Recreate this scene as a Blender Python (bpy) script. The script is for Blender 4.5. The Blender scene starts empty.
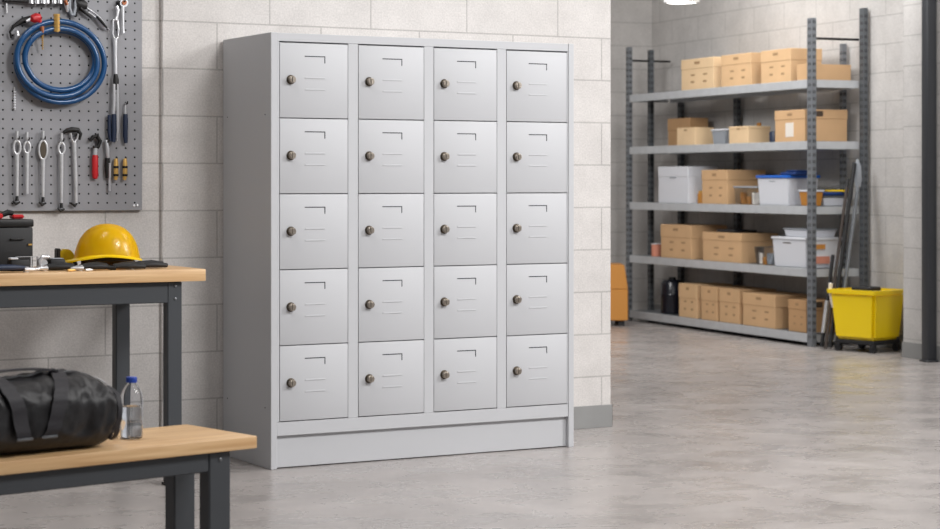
import bpy, bmesh, math, random
from mathutils import Vector, Matrix, noise
random.seed(7)
S = bpy.context.scene
COL = S.collection
F = 2000.0; HZ = 180.0; H = 1.192          # focal length in px of a 940 px wide frame, horizon row, eye height
PI = math.pi

# ------------------------------------------------------------------ camera
cam = bpy.data.cameras.new('camera'); co = bpy.data.objects.new('camera', cam); COL.objects.link(co)
cam.sensor_width = 36; cam.lens = 36*F/940; cam.shift_y = -(264.5-HZ)/940
co.location = (0, 0, H); co.rotation_euler = (PI/2, 0, 0)
cam.dof.use_dof = True; cam.dof.focus_distance = 8.0; cam.dof.aperture_fstop = 4.6
cam.clip_end = 100
S.camera = co

# ------------------------------------------------------------------ materials
def lin(c):
    c = c/255
    return c/12.92 if c <= .04045 else ((c+.055)/1.055)**2.4
def rgb(r, g, b): return (lin(r), lin(g), lin(b), 1)
MATS = {}
def mat(name, col, rough=.5, metal=0., var=0., vscale=8., bump=0., bscale=60., coat=0., spec=None, stretch=None, trans=0., emit=0., alpha=None):
    if name in MATS: return MATS[name]
    m = bpy.data.materials.new(name); m.use_nodes = True
    nt = m.node_tree; N = nt.nodes; L = nt.links
    p = N['Principled BSDF']
    p.inputs['Base Color'].default_value = col
    p.inputs['Roughness'].default_value = rough
    p.inputs['Metallic'].default_value = metal
    p.inputs['Coat Weight'].default_value = coat
    p.inputs['Transmission Weight'].default_value = trans
    if spec is not None: p.inputs['Specular IOR Level'].default_value = spec
    if emit:
        p.inputs['Emission Color'].default_value = col; p.inputs['Emission Strength'].default_value = emit
    tc = N.new('ShaderNodeTexCoord'); src = tc.outputs['Object']
    if stretch:
        mp = N.new('ShaderNodeMapping'); mp.inputs['Scale'].default_value = stretch
        L.new(src, mp.inputs['Vector']); src = mp.outputs['Vector']
    if var:
        n = N.new('ShaderNodeTexNoise'); n.inputs['Scale'].default_value = vscale; n.inputs['Detail'].default_value = 6
        L.new(src, n.inputs['Vector'])
        r = N.new('ShaderNodeValToRGB')
        r.color_ramp.elements[0].position = .3; r.color_ramp.elements[1].position = .7
        r.color_ramp.elements[0].color = tuple(max(0, c*(1-var)) for c in col[:3])+(1,)
        r.color_ramp.elements[1].color = tuple(min(1, c*(1+var)) for c in col[:3])+(1,)
        L.new(n.outputs['Fac'], r.inputs['Fac']); L.new(r.outputs['Color'], p.inputs['Base Color'])
    if bump:
        n = N.new('ShaderNodeTexNoise'); n.inputs['Scale'].default_value = bscale; n.inputs['Detail'].default_value = 5
        L.new(src, n.inputs['Vector'])
        b = N.new('ShaderNodeBump'); b.inputs['Strength'].default_value = bump; b.inputs['Distance'].default_value = .01
        L.new(n.outputs['Fac'], b.inputs['Height']); L.new(b.outputs['Normal'], p.inputs['Normal'])
    MATS[name] = m
    return m

def block_mat(name, col, u0, z0, bw=.46, rh=.2035, mortar=(.72,), jw=.004):
    """painted concrete block; object x runs along the wall, object z is up"""
    m = bpy.data.materials.new(name); m.use_nodes = True
    nt = m.node_tree; N = nt.nodes; L = nt.links; p = N['Principled BSDF']
    p.inputs['Roughness'].default_value = .8; p.inputs['Specular IOR Level'].default_value = .25
    tc = N.new('ShaderNodeTexCoord'); sp = N.new('ShaderNodeSeparateXYZ'); L.new(tc.outputs['Object'], sp.inputs[0])
    ax = N.new('ShaderNodeMath'); ax.operation = 'ADD'; ax.inputs[1].default_value = 50*bw-u0; L.new(sp.outputs['X'], ax.inputs[0])
    az = N.new('ShaderNodeMath'); az.operation = 'ADD'; az.inputs[1].default_value = 20*rh-z0; L.new(sp.outputs['Z'], az.inputs[0])
    cb = N.new('ShaderNodeCombineXYZ'); L.new(ax.outputs[0], cb.inputs[0]); L.new(az.outputs[0], cb.inputs[1])
    br = N.new('ShaderNodeTexBrick'); L.new(cb.outputs[0], br.inputs['Vector'])
    br.inputs['Scale'].default_value = 1; br.inputs['Brick Width'].default_value = bw; br.inputs['Row Height'].default_value = rh
    br.inputs['Mortar Size'].default_value = jw; br.inputs['Mortar Smooth'].default_value = .35; br.offset = .5; br.offset_frequency = 2
    br.inputs['Color1'].default_value = tuple(c*.985 for c in col[:3])+(1,)
    br.inputs['Color2'].default_value = tuple(c*1.015 for c in col[:3])+(1,)
    br.inputs['Mortar'].default_value = tuple(c*mortar[0] for c in col[:3])+(1,)
    n1 = N.new('ShaderNodeTexNoise'); n1.inputs['Scale'].default_value = 5; n1.inputs['Detail'].default_value = 8; n1.inputs['Roughness'].default_value = .65
    L.new(tc.outputs['Object'], n1.inputs['Vector'])
    mr = N.new('ShaderNodeMapRange'); mr.inputs['From Min'].default_value = .3; mr.inputs['From Max'].default_value = .7
    mr.inputs['To Min'].default_value = .9; mr.inputs['To Max'].default_value = 1.08; L.new(n1.outputs['Fac'], mr.inputs['Value'])
    n2 = N.new('ShaderNodeTexNoise'); n2.inputs['Scale'].default_value = 130; n2.inputs['Detail'].default_value = 4; L.new(tc.outputs['Object'], n2.inputs['Vector'])
    mr2 = N.new('ShaderNodeMapRange'); mr2.inputs['From Min'].default_value = .3; mr2.inputs['From Max'].default_value = .7
    mr2.inputs['To Min'].default_value = .88; mr2.inputs['To Max'].default_value = 1.08; L.new(n2.outputs['Fac'], mr2.inputs['Value'])
    mu = N.new('ShaderNodeMath'); mu.operation = 'MULTIPLY'; L.new(mr.outputs[0], mu.inputs[0]); L.new(mr2.outputs[0], mu.inputs[1])
    mx = N.new('ShaderNodeVectorMath'); mx.operation = 'SCALE'; L.new(br.outputs['Color'], mx.inputs[0]); L.new(mu.outputs[0], mx.inputs['Scale'])
    L.new(mx.outputs[0], p.inputs['Base Color'])
    hs = N.new('ShaderNodeMath'); hs.operation = 'MULTIPLY_ADD'; hs.inputs[1].default_value = -1.0; hs.inputs[2].default_value = 1
    L.new(br.outputs['Fac'], hs.inputs[0])
    h2 = N.new('ShaderNodeMath'); h2.operation = 'MULTIPLY_ADD'; h2.inputs[1].default_value = .25
    L.new(n2.outputs['Fac'], h2.inputs[0]); L.new(hs.outputs[0], h2.inputs[2])
    b = N.new('ShaderNodeBump'); b.inputs['Strength'].default_value = .25; b.inputs['Distance'].default_value = .004
    L.new(h2.outputs[0], b.inputs['Height']); L.new(b.outputs['Normal'], p.inputs['Normal'])
    return m

def floor_mat():
    m = bpy.data.materials.new('polished_concrete'); m.use_nodes = True
    nt = m.node_tree; N = nt.nodes; L = nt.links; p = N['Principled BSDF']
    tc = N.new('ShaderNodeTexCoord')
    mp = N.new('ShaderNodeMapping'); mp.inputs['Scale'].default_value = (.85, 1.0, 1); mp.inputs['Rotation'].default_value = (0, 0, .25)
    L.new(tc.outputs['Object'], mp.inputs[0])
    def nz(sc, det, ro, dist=0):
        n = N.new('ShaderNodeTexNoise'); n.inputs['Scale'].default_value = sc; n.inputs['Detail'].default_value = det
        n.inputs['Roughness'].default_value = ro; n.inputs['Distortion'].default_value = dist; L.new(mp.outputs[0], n.inputs['Vector']); return n
    def rng(n, a, b, lo=.3, hi=.7):
        r = N.new('ShaderNodeMapRange'); r.inputs['From Min'].default_value = lo; r.inputs['From Max'].default_value = hi
        r.inputs['To Min'].default_value = a; r.inputs['To Max'].default_value = b; L.new(n.outputs['Fac'], r.inputs['Value']); return r
    a = nz(1.6, 9, .62, .8); b = nz(5, 7, .62, .5); c = nz(60, 5, .6)
    ra = rng(a, .78, 1.14); rb = rng(b, .92, 1.06); rc = rng(c, .95, 1.04)
    m1 = N.new('ShaderNodeMath'); m1.operation = 'MULTIPLY'; L.new(ra.outputs[0], m1.inputs[0]); L.new(rb.outputs[0], m1.inputs[1])
    m2 = N.new('ShaderNodeMath'); m2.operation = 'MULTIPLY'; L.new(m1.outputs[0], m2.inputs[0]); L.new(rc.outputs[0], m2.inputs[1])
    sc = N.new('ShaderNodeVectorMath'); sc.operation = 'SCALE'; sc.inputs[0].default_value = FLOORC[:3]
    L.new(m2.outputs[0], sc.inputs['Scale']); L.new(sc.outputs[0], p.inputs['Base Color'])
    rr = rng(b, .2, .38); L.new(rr.outputs[0], p.inputs['Roughness'])
    p.inputs['Specular IOR Level'].default_value = .5
    bp = N.new('ShaderNodeBump'); bp.inputs['Strength'].default_value = .12; bp.inputs['Distance'].default_value = .004
    L.new(b.outputs['Fac'], bp.inputs['Height']); L.new(bp.outputs['Normal'], p.inputs['Normal'])
    return m
FLOORC = rgb(166, 160, 157)

def wood_mat():
    m = bpy.data.materials.new('light_wood'); m.use_nodes = True
    nt = m.node_tree; N = nt.nodes; L = nt.links; p = N['Principled BSDF']
    tc = N.new('ShaderNodeTexCoord')
    mp = N.new('ShaderNodeMapping'); mp.inputs['Scale'].default_value = (1.2, 16, 30); L.new(tc.outputs['Object'], mp.inputs[0])
    n = N.new('ShaderNodeTexNoise'); n.inputs['Scale'].default_value = 2.2; n.inputs['Detail'].default_value = 8; n.inputs['Distortion'].default_value = .5; L.new(mp.outputs[0], n.inputs['Vector'])
    r = N.new('ShaderNodeValToRGB'); e = r.color_ramp.elements
    e[0].position = .28; e[0].color = rgb(188, 145, 98); e[1].position = .72; e[1].color = rgb(222, 187, 141)
    L.new(n.outputs['Fac'], r.inputs['Fac']); L.new(r.outputs['Color'], p.inputs['Base Color'])
    p.inputs['Roughness'].default_value = .42
    b = N.new('ShaderNodeBump'); b.inputs['Strength'].default_value = .08; b.inputs['Distance'].default_value = .002
    L.new(n.outputs['Fac'], b.inputs['Height']); L.new(b.outputs['Normal'], p.inputs['Normal'])
    return m

M = {}
M['locker'] = mat('locker_paint', rgb(186, 187, 190), .55, bump=.03, bscale=300)
M['dark_slot'] = mat('dark_recess', rgb(58, 60, 64), .7)
M['lock'] = mat('brushed_nickel', rgb(178, 168, 156), .3, 1, bump=.1, bscale=400)
M['lock_dark'] = mat('lock_rim', rgb(90, 82, 72), .4, .9)
M['wood'] = wood_mat()
M['frame'] = mat('dark_steel_paint', rgb(60, 63, 67), .5, bump=.02, bscale=200)
M['bolt'] = mat('bolt_steel', rgb(120, 122, 125), .4, .8)
M['peg'] = mat('pegboard_grey', rgb(140, 140, 144), .5, var=.04)
M['peg_shade'] = mat('peg_hole_shade', rgb(30, 30, 32), .8)
M['chrome'] = mat('chrome', rgb(225, 225, 228), .28, .75)
M['steel'] = mat('tool_steel', rgb(205, 205, 207), .34, .6, var=.1, vscale=40)
M['black'] = mat('black_plastic', rgb(24, 24, 26), .6)
M['blackm'] = mat('black_metal', rgb(32, 31, 31), .45, .4)
M['rubber'] = mat('black_rubber', rgb(30, 30, 32), .6)
M['navy'] = mat('navy_grip', rgb(22, 36, 62), .45)
M['hose'] = mat('blue_hose', rgb(8, 68, 116), .28, coat=.3)
M['hose2'] = mat('clear_hose', rgb(140, 125, 120), .4)
M['brass'] = mat('brass', rgb(220, 176, 100), .35, .6)
M['copper'] = mat('copper', rgb(160, 100, 70), .4, .6)
M['red'] = mat('red_plastic', rgb(186, 30, 36), .35)
M['yellow'] = mat('yellow_plastic', rgb(255, 212, 0), .28, coat=.3)
M['bucket'] = mat('bucket_yellow', rgb(246, 212, 0), .35, coat=.2)
M['bag'] = mat('black_nylon', rgb(19, 18, 21), .5, bump=.12, bscale=60, spec=.5)
M['strap'] = mat('nylon_webbing', rgb(38, 36, 41), .6, bump=.2, bscale=400)
M['blue'] = mat('blue_plastic', rgb(28, 96, 190), .4)
M['bluecap'] = mat('blue_cap', rgb(36, 74, 176), .35)
M['darkblue'] = mat('dark_blue_cloth', rgb(20, 52, 110), .7)
M['galv'] = mat('galvanised_steel', rgb(190, 193, 196), .4, .2, var=.06, vscale=12)
M['galv_dark'] = mat('slotted_steel', rgb(122, 126, 131), .42, .35, var=.06, vscale=12)
M['hole'] = mat('slot_hole', rgb(45, 46, 48), .8)
M['postdark'] = mat('grey_post', rgb(88, 92, 96), .5, .2)
M['white'] = mat('white_plastic', rgb(214, 216, 222), .4)
M['greyp'] = mat('grey_plastic', rgb(150, 155, 162), .4)
M['paper'] = mat('paper_label', rgb(225, 218, 208), .7)
M['ink'] = mat('print_ink', rgb(158, 126, 90), .8)
M['inkd'] = mat('dark_tape', rgb(70, 55, 42), .6)
M['amber'] = mat('amber_goods', rgb(190, 128, 50), .5)
M['orange'] = mat('orange_paint', rgb(196, 134, 58), .5)
M['salmon'] = mat('salmon_tin', rgb(205, 135, 112), .5)
M['brownpole'] = mat('dark_wood_pole', rgb(54, 44, 38), .5)
M['mustard'] = mat('mustard_plastic', rgb(200, 170, 30), .35)
M['drum'] = mat('navy_drum', rgb(22, 24, 34), .25)
M['base'] = mat('grey_baseboard', rgb(138, 138, 137), .6, var=.05, vscale=10)
M['ceil'] = mat('ceiling_paint', rgb(205, 203, 200), .9)
M['pipe'] = mat('charcoal_pipe', rgb(52, 54, 58), .4)
M['lamp'] = mat('lamp_diffuser', (1, .97, .92, 1), .5, emit=6)
M['white_metal'] = mat('white_metal', rgb(220, 220, 220), .4)
CART = [mat('cardboard_%s' % s, c, .75, var=.05, vscale=6) for s, c in
        (('light', rgb(212, 176, 134)), ('mid', rgb(204, 166, 124)), ('deep', rgb(186, 146, 104)), ('pale', rgb(222, 192, 152)))]

def clear(name, col, rough, ior):
    m = bpy.data.materials.new(name); m.use_nodes = True
    p = m.node_tree.nodes['Principled BSDF']; p.inputs['Base Color'].default_value = col
    p.inputs['Roughness'].default_value = rough; p.inputs['Transmission Weight'].default_value = 1; p.inputs['IOR'].default_value = ior
    return m
M['pet'] = clear('clear_plastic', (.97, .98, 1, 1), .02, 1.18)
M['water'] = clear('water', (.97, .99, 1, 1), 0., 1.33)
M['bin'] = clear('frosted_bin', (.9, .92, .95, 1), .25, 1.2)

# ------------------------------------------------------------------ mesh helpers
def box(bm, a, b, bev=0., seg=1):
    a = Vector(a); b = Vector(b)
    lo = Vector([min(a[i], b[i]) for i in range(3)]); hi = Vector([max(a[i], b[i]) for i in range(3)])
    t = bmesh.new()
    bmesh.ops.create_cube(t, size=1, matrix=Matrix.Translation((lo+hi)/2) @ Matrix.Diagonal((*(hi-lo), 1)))
    if bev: bmesh.ops.bevel(t, geom=list(t.edges), offset=bev, segments=seg, affect='EDGES', profile=.5)
    merge(bm, t)
def merge(bm, t):
    me = bpy.data.meshes.new('t'); t.to_mesh(me); t.free(); bm.from_mesh(me); bpy.data.meshes.remove(me)
def tube(bm, pts, r, seg=12, flat=1., closed=False, caps=True, up=None):
    """swept tube; r a number or a list; flat squashes it along the up axis"""
    pts = [Vector(p) for p in pts]; n = len(pts)
    rs = r if isinstance(r, (list, tuple)) else [r]*n
    up = Vector(up) if up else None
    rings = []; prev = None
    for i, p in enumerate(pts):
        if closed: d = pts[(i+1) % n]-pts[i-1]
        else: d = pts[min(i+1, n-1)]-pts[max(i-1, 0)]
        d.normalize()
        if up is not None: a = (up - d*up.dot(d)).normalized()
        elif prev is None:
            ref = Vector((0, 0, 1)) if abs(d.z) < .9 else Vector((0, 1, 0)); a = (ref-d*ref.dot(d)).normalized()
        else: a = (prev-d*prev.dot(d)).normalized()
        prev = a; b = d.cross(a)
        rings.append([bm.verts.new(p+(a*math.cos(2*PI*k/seg)*flat+b*math.sin(2*PI*k/seg))*rs[i]) for k in range(seg)])
    m = n if closed else n-1
    for i in range(m):
        A = rings[i]; B = rings[(i+1) % n]
        for k in range(seg): bm.faces.new((A[k], A[(k+1) % seg], B[(k+1) % seg], B[k]))
    if not closed and caps:
        bm.faces.new(rings[0][::-1]); bm.faces.new(rings[-1])
def lathe(bm, prof, c=(0, 0, 0), seg=32, axis='z', sx=1., sy=1.):
    """prof: list of (r, h); closed with caps"""
    c = Vector(c); rings = []
    for r, h in prof:
        ring = []
        for k in range(seg):
            a = 2*PI*k/seg; x, y = r*math.cos(a)*sx, r*math.sin(a)*sy
            v = Vector((x, y, h)) if axis == 'z' else (Vector((x, h, y)) if axis == 'y' else Vector((h, x, y)))
            ring.append(bm.verts.new(c+v))
        rings.append(ring)
    for i in range(len(rings)-1):
        for k in range(seg): bm.faces.new((rings[i][k], rings[i][(k+1) % seg], rings[i+1][(k+1) % seg], rings[i+1][k]))
    bm.faces.new(rings[0][::-1]); bm.faces.new(rings[-1])
def prism(bm, poly, y0, y1, bev=0.):
    """polygon in (x, z) extruded along y"""
    t = bmesh.new()
    A = [t.verts.new((x, y0, z)) for x, z in poly]; B = [t.verts.new((x, y1, z)) for x, z in poly]
    n = len(poly); t.faces.new(A); t.faces.new(B[::-1])
    for i in range(n): t.faces.new((A[i], B[i], B[(i+1) % n], A[(i+1) % n]))
    bmesh.ops.recalc_face_normals(t, faces=list(t.faces))
    if bev: bmesh.ops.bevel(t, geom=list(t.edges), offset=bev, segments=1, affect='EDGES')
    merge(bm, t)
def frustum(bm, lo, hi, z0, z1, bev=0.):
    """lo, hi = (x0, y0, x1, y1) rectangles"""
    t = bmesh.new()
    A = [t.verts.new((x, y, z0)) for x, y in ((lo[0], lo[1]), (lo[2], lo[1]), (lo[2], lo[3]), (lo[0], lo[3]))]
    B = [t.verts.new((x, y, z1)) for x, y in ((hi[0], hi[1]), (hi[2], hi[1]), (hi[2], hi[3]), (hi[0], hi[3]))]
    t.faces.new(A[::-1]); t.faces.new(B)
    for i in range(4): t.faces.new((A[i], A[(i+1) % 4], B[(i+1) % 4], B[i]))
    if bev: bmesh.ops.bevel(t, geom=list(t.edges), offset=bev, segments=2, affect='EDGES')
    merge(bm, t)
def obj(name, bm, m, parent=None, smooth=40, loc=None, rz=None):
    bmesh.ops.recalc_face_normals(bm, faces=list(bm.faces))
    me = bpy.data.meshes.new(name); bm.to_mesh(me); bm.free()
    me.materials.append(m)
    if smooth:
        for p in me.polygons: p.use_smooth = True
        me.set_sharp_from_angle(angle=math.radians(smooth))
    o = bpy.data.objects.new(name, me); COL.objects.link(o)
    if parent: o.parent = parent
    if loc is not None: o.location = loc
    if rz is not None: o.rotation_euler = (0, 0, rz)
    return o
def obj2(name, bm, m, bm2, m2, parent, smooth=0):
    """one part whose surface pattern (bm2) has its own colour"""
    bmesh.ops.recalc_face_normals(bm, faces=list(bm.faces)); n = len(bm.faces)
    merge(bm, bm2); bm.faces.ensure_lookup_table()
    for f in bm.faces[n:]: f.material_index = 1
    me = bpy.data.meshes.new(name); bm.to_mesh(me); bm.free(); me.materials.append(m); me.materials.append(m2)
    o = bpy.data.objects.new(name, me); COL.objects.link(o); o.parent = parent
    return o
def tag(o, label, cat, group=None):
    o['label'] = label; o['category'] = cat
    if group: o['group'] = group
    return o
def thing(name, label, cat, loc, rz=0, group=None):
    o = bpy.data.objects.new(name, None); COL.objects.link(o); o.empty_display_size = .1
    o.location = loc; o.rotation_euler = (0, 0, rz)
    return tag(o, label, cat, group)
def struct(name, bm, m, loc=(0, 0, 0), rz=0, parent=None, smooth=0):
    o = obj(name, bm, m, parent, smooth, loc, rz)
    if not parent: o['kind'] = 'structure'
    return o
def B(): return bmesh.new()
def bx(*a, **k):
    bm = B(); box(bm, *a, **k); return bm
def children(o): return [c for c in bpy.data.objects if c.parent is o]
def copy_tree(o, parent=None):
    kids = children(o)
    c = o.copy(); COL.objects.link(c)
    if parent: c.parent = parent
    for k in kids: copy_tree(k, c)
    return c

class Frame:
    """a vertical plane frame: origin (x, y), rotation; local x runs along it, local y goes away from the viewer"""
    def __init__(s, x, y, deg):
        s.o = Vector((x, y, 0)); s.r = math.radians(deg)
        s.a = Vector((math.cos(s.r), math.sin(s.r), 0)); s.n = Vector((-math.sin(s.r), math.cos(s.r), 0))
    def u(s, px, v=0.):
        """how far along the frame the line at depth v lies in picture column px"""
        q = s.o+s.n*v; X = (px-470)/F
        return (X*q.y-q.x)/(s.a.x-X*s.a.y)
    def uz(s, px, py, v=0.):
        u = s.u(px, v); d = s.o.y+s.n.y*v+s.a.y*u
        return u, H-(py-HZ)*d/F
    def w(s, u, v, z=0.): return s.o+s.a*u+s.n*v+Vector((0, 0, z))

# ------------------------------------------------------------------ frames
LK = Frame(-.818, 8.219, 29)                       # locker front
WA = Frame(-1.0785, 8.689, 29)                     # block wall behind the locker
WB = Frame(-1.035, 7.84, 29)                       # workbench front edge; x = 0 at its right end
BN = Frame(-.617, 5.80, 41)                        # bench front edge; x = 0 at its right end
RK = Frame(1.342, 16.99, math.degrees(math.atan2(-.9257, .378)))   # rack front, x = 0 at its far left post
RL, RD = 2.93, .403
WU1 = WA.u(611)                                    # free end of the block wall
WU0 = WA.u(162)                                    # where the wall steps back
REC = .024

# ------------------------------------------------------------------ setting
wallA = block_mat('painted_block', rgb(206, 202, 199), WA.u(217), .246, .495)
wallB = block_mat('painted_block_store', rgb(192, 189, 186), .18, .33, .46, .2033)
struct('floor', bx((-9, -3, -.1), (12, 24, 0)), floor_mat())
struct('ceiling', bx((-9, -3, 4.9), (12, 24, 5.0)), M['ceil'])
struct('wall_main', bx((WU0, 0, 0), (WU1, .2, 4.9), bev=.004), wallA, WA.w(0, 0), WA.r)
struct('wall_left', bx((-4.5, REC, 0), (WU0-.0005, .2, 4.9)), wallA, WA.w(0, 0), WA.r)
bm = B(); box(bm, (WU0-.006, -.006, 0), (WU1+.006, -.0002, .108), bev=.0015); box(bm, (WU1+.0002, -.006, 0), (WU1+.006, .206, .108), bev=.0015)
struct('baseboard_main', bm, M['base'], WA.w(0, 0), WA.r)
struct('baseboard_left', bx((-4.5, REC-.006, 0), (WU0-.007, REC-.0002, .108), bev=.0015), M['base'], WA.w(0, 0), WA.r)
# store room: wall behind the rack, its left wall, the pillar at the right
WY = .45; XC = RK.u(652, WY); XP = RK.u(903, .126)
struct('wall_back', bx((XC-.2, WY, 0), (XP+4.2, WY+.2, 4.9)), wallB, RK.w(0, 0), RK.r)
struct('wall_side', bx((XC-.2, -4.2, 0), (XC, WY-.0005, 4.9)), wallB, RK.w(0, 0), RK.r)
struct('wall_pillar', bx((XP, .126, 0), (XP+1.6, WY-.0005, 4.9), bev=.004), wallB, RK.w(0, 0), RK.r)
struct('baseboard_pillar', bx((XP-.006, .12, 0), (XP+1.606, .1258, .105), bev=.0015), M['base'], RK.w(0, 0), RK.r)
struct('baseboard_back', bx((XC+.02, WY-.006, 0), (XP-.007, WY-.0002, .105), bev=.0015), M['base'], RK.w(0, 0), RK.r)
# dark square pipe in front of the pillar
u = RK.u(929, .08)
bm = B()
box(bm, (-.036, -.035, .012), (.036, .035, 4.9), bev=.006, seg=2)
box(bm, (-.05, -.042, 0), (.05, .04, .012), bev=.002)
t = tag(obj('steel_post', bm, M['pipe'], loc=RK.w(u, .08), rz=RK.r), 'charcoal square steel post standing from floor to ceiling at the right edge', 'post')

# ------------------------------------------------------------------ locker
LW, LD, LH = 1.466, .5226, 1.8
lk = thing('locker_cabinet', 'tall light grey steel locker cabinet with twenty small doors', 'locker', LK.w(0, 0), LK.r)
bm = B()
box(bm, (.0, .0, 0), (.028, LD, LH), bev=.002)                     # side panels
box(bm, (LW-.028, .0, 0), (LW, LD, LH), bev=.002)
box(bm, (.0285, LD-.012, .02), (LW-.0285, LD-.002, LH-.003))        # back
box(bm, (.0282, .003, LH-.035), (LW-.0282, LD-.0125, LH-.001), bev=.001)   # top
box(bm, (.0285, .003, .137), (LW-.0285, LD-.0125, .193), bev=.001)   # bottom rail and floor of the cabinet
box(bm, (.0285, .03, .195), (LW-.0285, LD-.0125, LH-.0355))         # block of compartments behind the doors
dx = [(.0404+.36*i, .0404+.36*i+.31) for i in range(4)]
st = [(.0285, dx[0][0]-.002)]+[(dx[i][1]+.002, dx[i+1][0]-.002) for i in range(3)]+[(dx[3][1]+.002, LW-.0285)]
for a, b in st: box(bm, (a, .003, .1935), (b, .0295, LH-.0355), bev=.0008)
obj('carcass', bm, M['locker'], lk, 30)
obj('plinth', bx((.0285, .022, 0.004), (LW-.0285, .045, .1365), bev=.001), M['locker'], lk, 30)
for (v, z) in ((.06, 1.463), (.47, 1.463), (.06, .25), (.47, .25)):
    bm = B(); lathe(bm, [(.003, -.0015), (.003, 0)], (0, v, z), 10, 'x'); obj('rivet', bm, M['dark_slot'], lk)
def make_door(parent):
    d = obj('door', bx((0, .0, 0), (.31, .022, .3095), bev=.0018, seg=2), M['locker'], parent, 30)
    bm = B()
    box(bm, (.112, -.0006, .2535), (.206, .0003, .2575)); box(bm, (.202, -.0006, .228), (.206, .0003, .2535))  # raised strips; their dark colour stands for the shade inside the slot
    obj('label_slot', bm, M['dark_slot'], d, 0)['label'] = 'dark angled slot for a name card'
    for z in (.166, .118):
        bm = B(); t = bmesh.new()
        prism(bm, [(.112, z-.003), (.206, z-.003), (.203, z+.003), (.115, z+.003)], -.0022, .001, .0008)
        obj('vent_louvre', bm, M['locker'], d, 0)
    bm = B()
    lathe(bm, [(.0195, .001), (.0195, -.003), (.0165, -.005), (.0165, -.011)], (.049, 0, .157), 24, 'y')
    l = obj('lock', bm, M['lock_dark'], d, 30)
    bm = B()
    lathe(bm, [(.0155, -.010), (.0155, -.022), (.013, -.025)], (.049, 0, .157), 12, 'y')
    box(bm, (.044, -.029, .146), (.054, -.024, .168), bev=.002)
    obj('knob', bm, M['lock'], l, 25)['label'] = 'bright metal turn knob'
    return d
random.seed(3)
proto = None
for c in range(4):
    for r in range(5):
        if proto is None: d = proto = make_door(lk)
        else: d = copy_tree(proto, lk)
        d.location = (dx[c][0], .001+random.uniform(0, .0015), .197+.3132*r)
        for k in children(d):
            if k.name.startswith('lock'):
                for q in children(k):
                    pass

# ------------------------------------------------------------------ workbench
WH = .843
wb = thing('workbench', 'tall workbench with thick light wood top and dark grey steel frame', 'workbench', WB.w(0, 0), WB.r)
WBL, WBD = 2.3, .55
obj('worktop', bx((-WBL, 0, WH-.047), (0, WBD, WH), bev=.003, seg=2), M['wood'], wb, 30)
u1 = WB.u(182.5, .03); u2 = WB.u(168.5, .03)
bm = B()
box(bm, (-WBL+.1, .03, WH-.13), (u2-.001, .06, WH-.048), bev=.003)
box(bm, (-WBL+.1, WBD-.06, WH-.13), (u1, WBD-.03, WH-.048), bev=.003)
obj('apron', bm, M['frame'], wb, 30)
bm = B(); box(bm, (u2+.005, .0605, WH-.13), (u1-.005, WBD-.0605, WH-.048), bev=.003); obj('side_rail', bm, M['frame'], wb, 30)
for (x, y) in ((u1-.032, .055), (-WBL+.16, .055), (WB.u(121, WBD-.055), WBD-.055), (-WBL+.16, WBD-.055)):
    lg = obj('leg', bx((x-.03, y-.026, .01), (x+.03, y+.026, WH-.048), bev=.004), M['frame'], wb, 30)
    obj('foot', bx((x-.035, y-.031, 0), (x+.035, y+.031, .0095), bev=.002), M['rubber'], lg, 30)
for z in (WH-.065, WH-.115):
    bm = B(); lathe(bm, [(.005, .004), (.005, -.003), (.003, -.004)], (u1-.03, .029, z), 10, 'y'); obj('bolt', bm, M['bolt'], wb)

# ------------------------------------------------------------------ bench
BH = .45
bn = thing('bench', 'low wooden topped bench on dark steel legs in front', 'bench', BN.w(0, 0), BN.r)
BL, BD = 2.0, .37
obj('bench_top', bx((-BL, 0, BH-.036), (0, BD, BH), bev=.003, seg=2), M['wood'], bn, 30)
e = BN.u(231, .02)
s0 = BN.u(209.5, .02)
bm = B()
box(bm, (-BL+.1, .022, BH-.093), (s0-.001, .05, BH-.037), bev=.003)
box(bm, (-BL+.1, BD-.05, BH-.093), (e, BD-.022, BH-.037), bev=.003)
obj('apron', bm, M['frame'], bn, 30)
obj('side_rail', bx((s0+.01, .0505, BH-.093), (e-.01, BD-.0505, BH-.037), bev=.003), M['frame'], bn, 30)
for (x, y) in (((s0+e)/2, .048), (-BL+.16, .048), (BN.u(180, BD-.048), BD-.048), (-BL+.16, BD-.048)):
    w = (e-s0)/2
    lg = obj('leg', bx((x-w, y-.027, .008), (x+w, y+.027, BH-.037), bev=.004), M['frame'], bn, 30)
    obj('foot', bx((x-w-.003, y-.03, 0), (x+w+.003, y+.03, .0075), bev=.002), M['rubber'], lg, 30)
bm = B(); lathe(bm, [(.005, .004), (.005, -.003), (.003, -.004)], ((s0+e)/2, .0205, BH-.06), 10, 'y'); obj('bolt', bm, M['bolt'], bn)

# ------------------------------------------------------------------ water bottle
v = .19; u = BN.u(131.5, v)
bo = thing('water_bottle', 'clear plastic water bottle with blue cap standing on bench beside bag', 'bottle', BN.w(u, v, BH+.0005), BN.r)
R = .0325
prof = [(.024, .0), (R-.002, .002), (R, .008), (R, .05), (R-.0012, .055), (R, .06), (R, .118), (R-.003, .13), (.022, .146), (.0135, .156), (.0125, .166)]
bm = B(); lathe(bm, prof, seg=48)
inn = [(max(r-.0012, .003), h) for r, h in prof]
inn[0] = (.022, .003); inn[1] = (R-.003, .0045)
lathe(bm, [(r, h) for r, h in inn[:-1]]+[(.0113, .1645)], seg=48)
body = obj('bottle_body', bm, M['pet'], bo, 60)
me = body.data
bmf = bmesh.new(); bmf.from_mesh(me)
bmesh.ops.recalc_face_normals(bmf, faces=list(bmf.faces))
isl = [f for f in bmf.faces if all((v_.co.x**2+v_.co.y**2)**.5 <= R-.0008 and v_.index >= len(prof)*48 for v_ in f.verts)]
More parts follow.
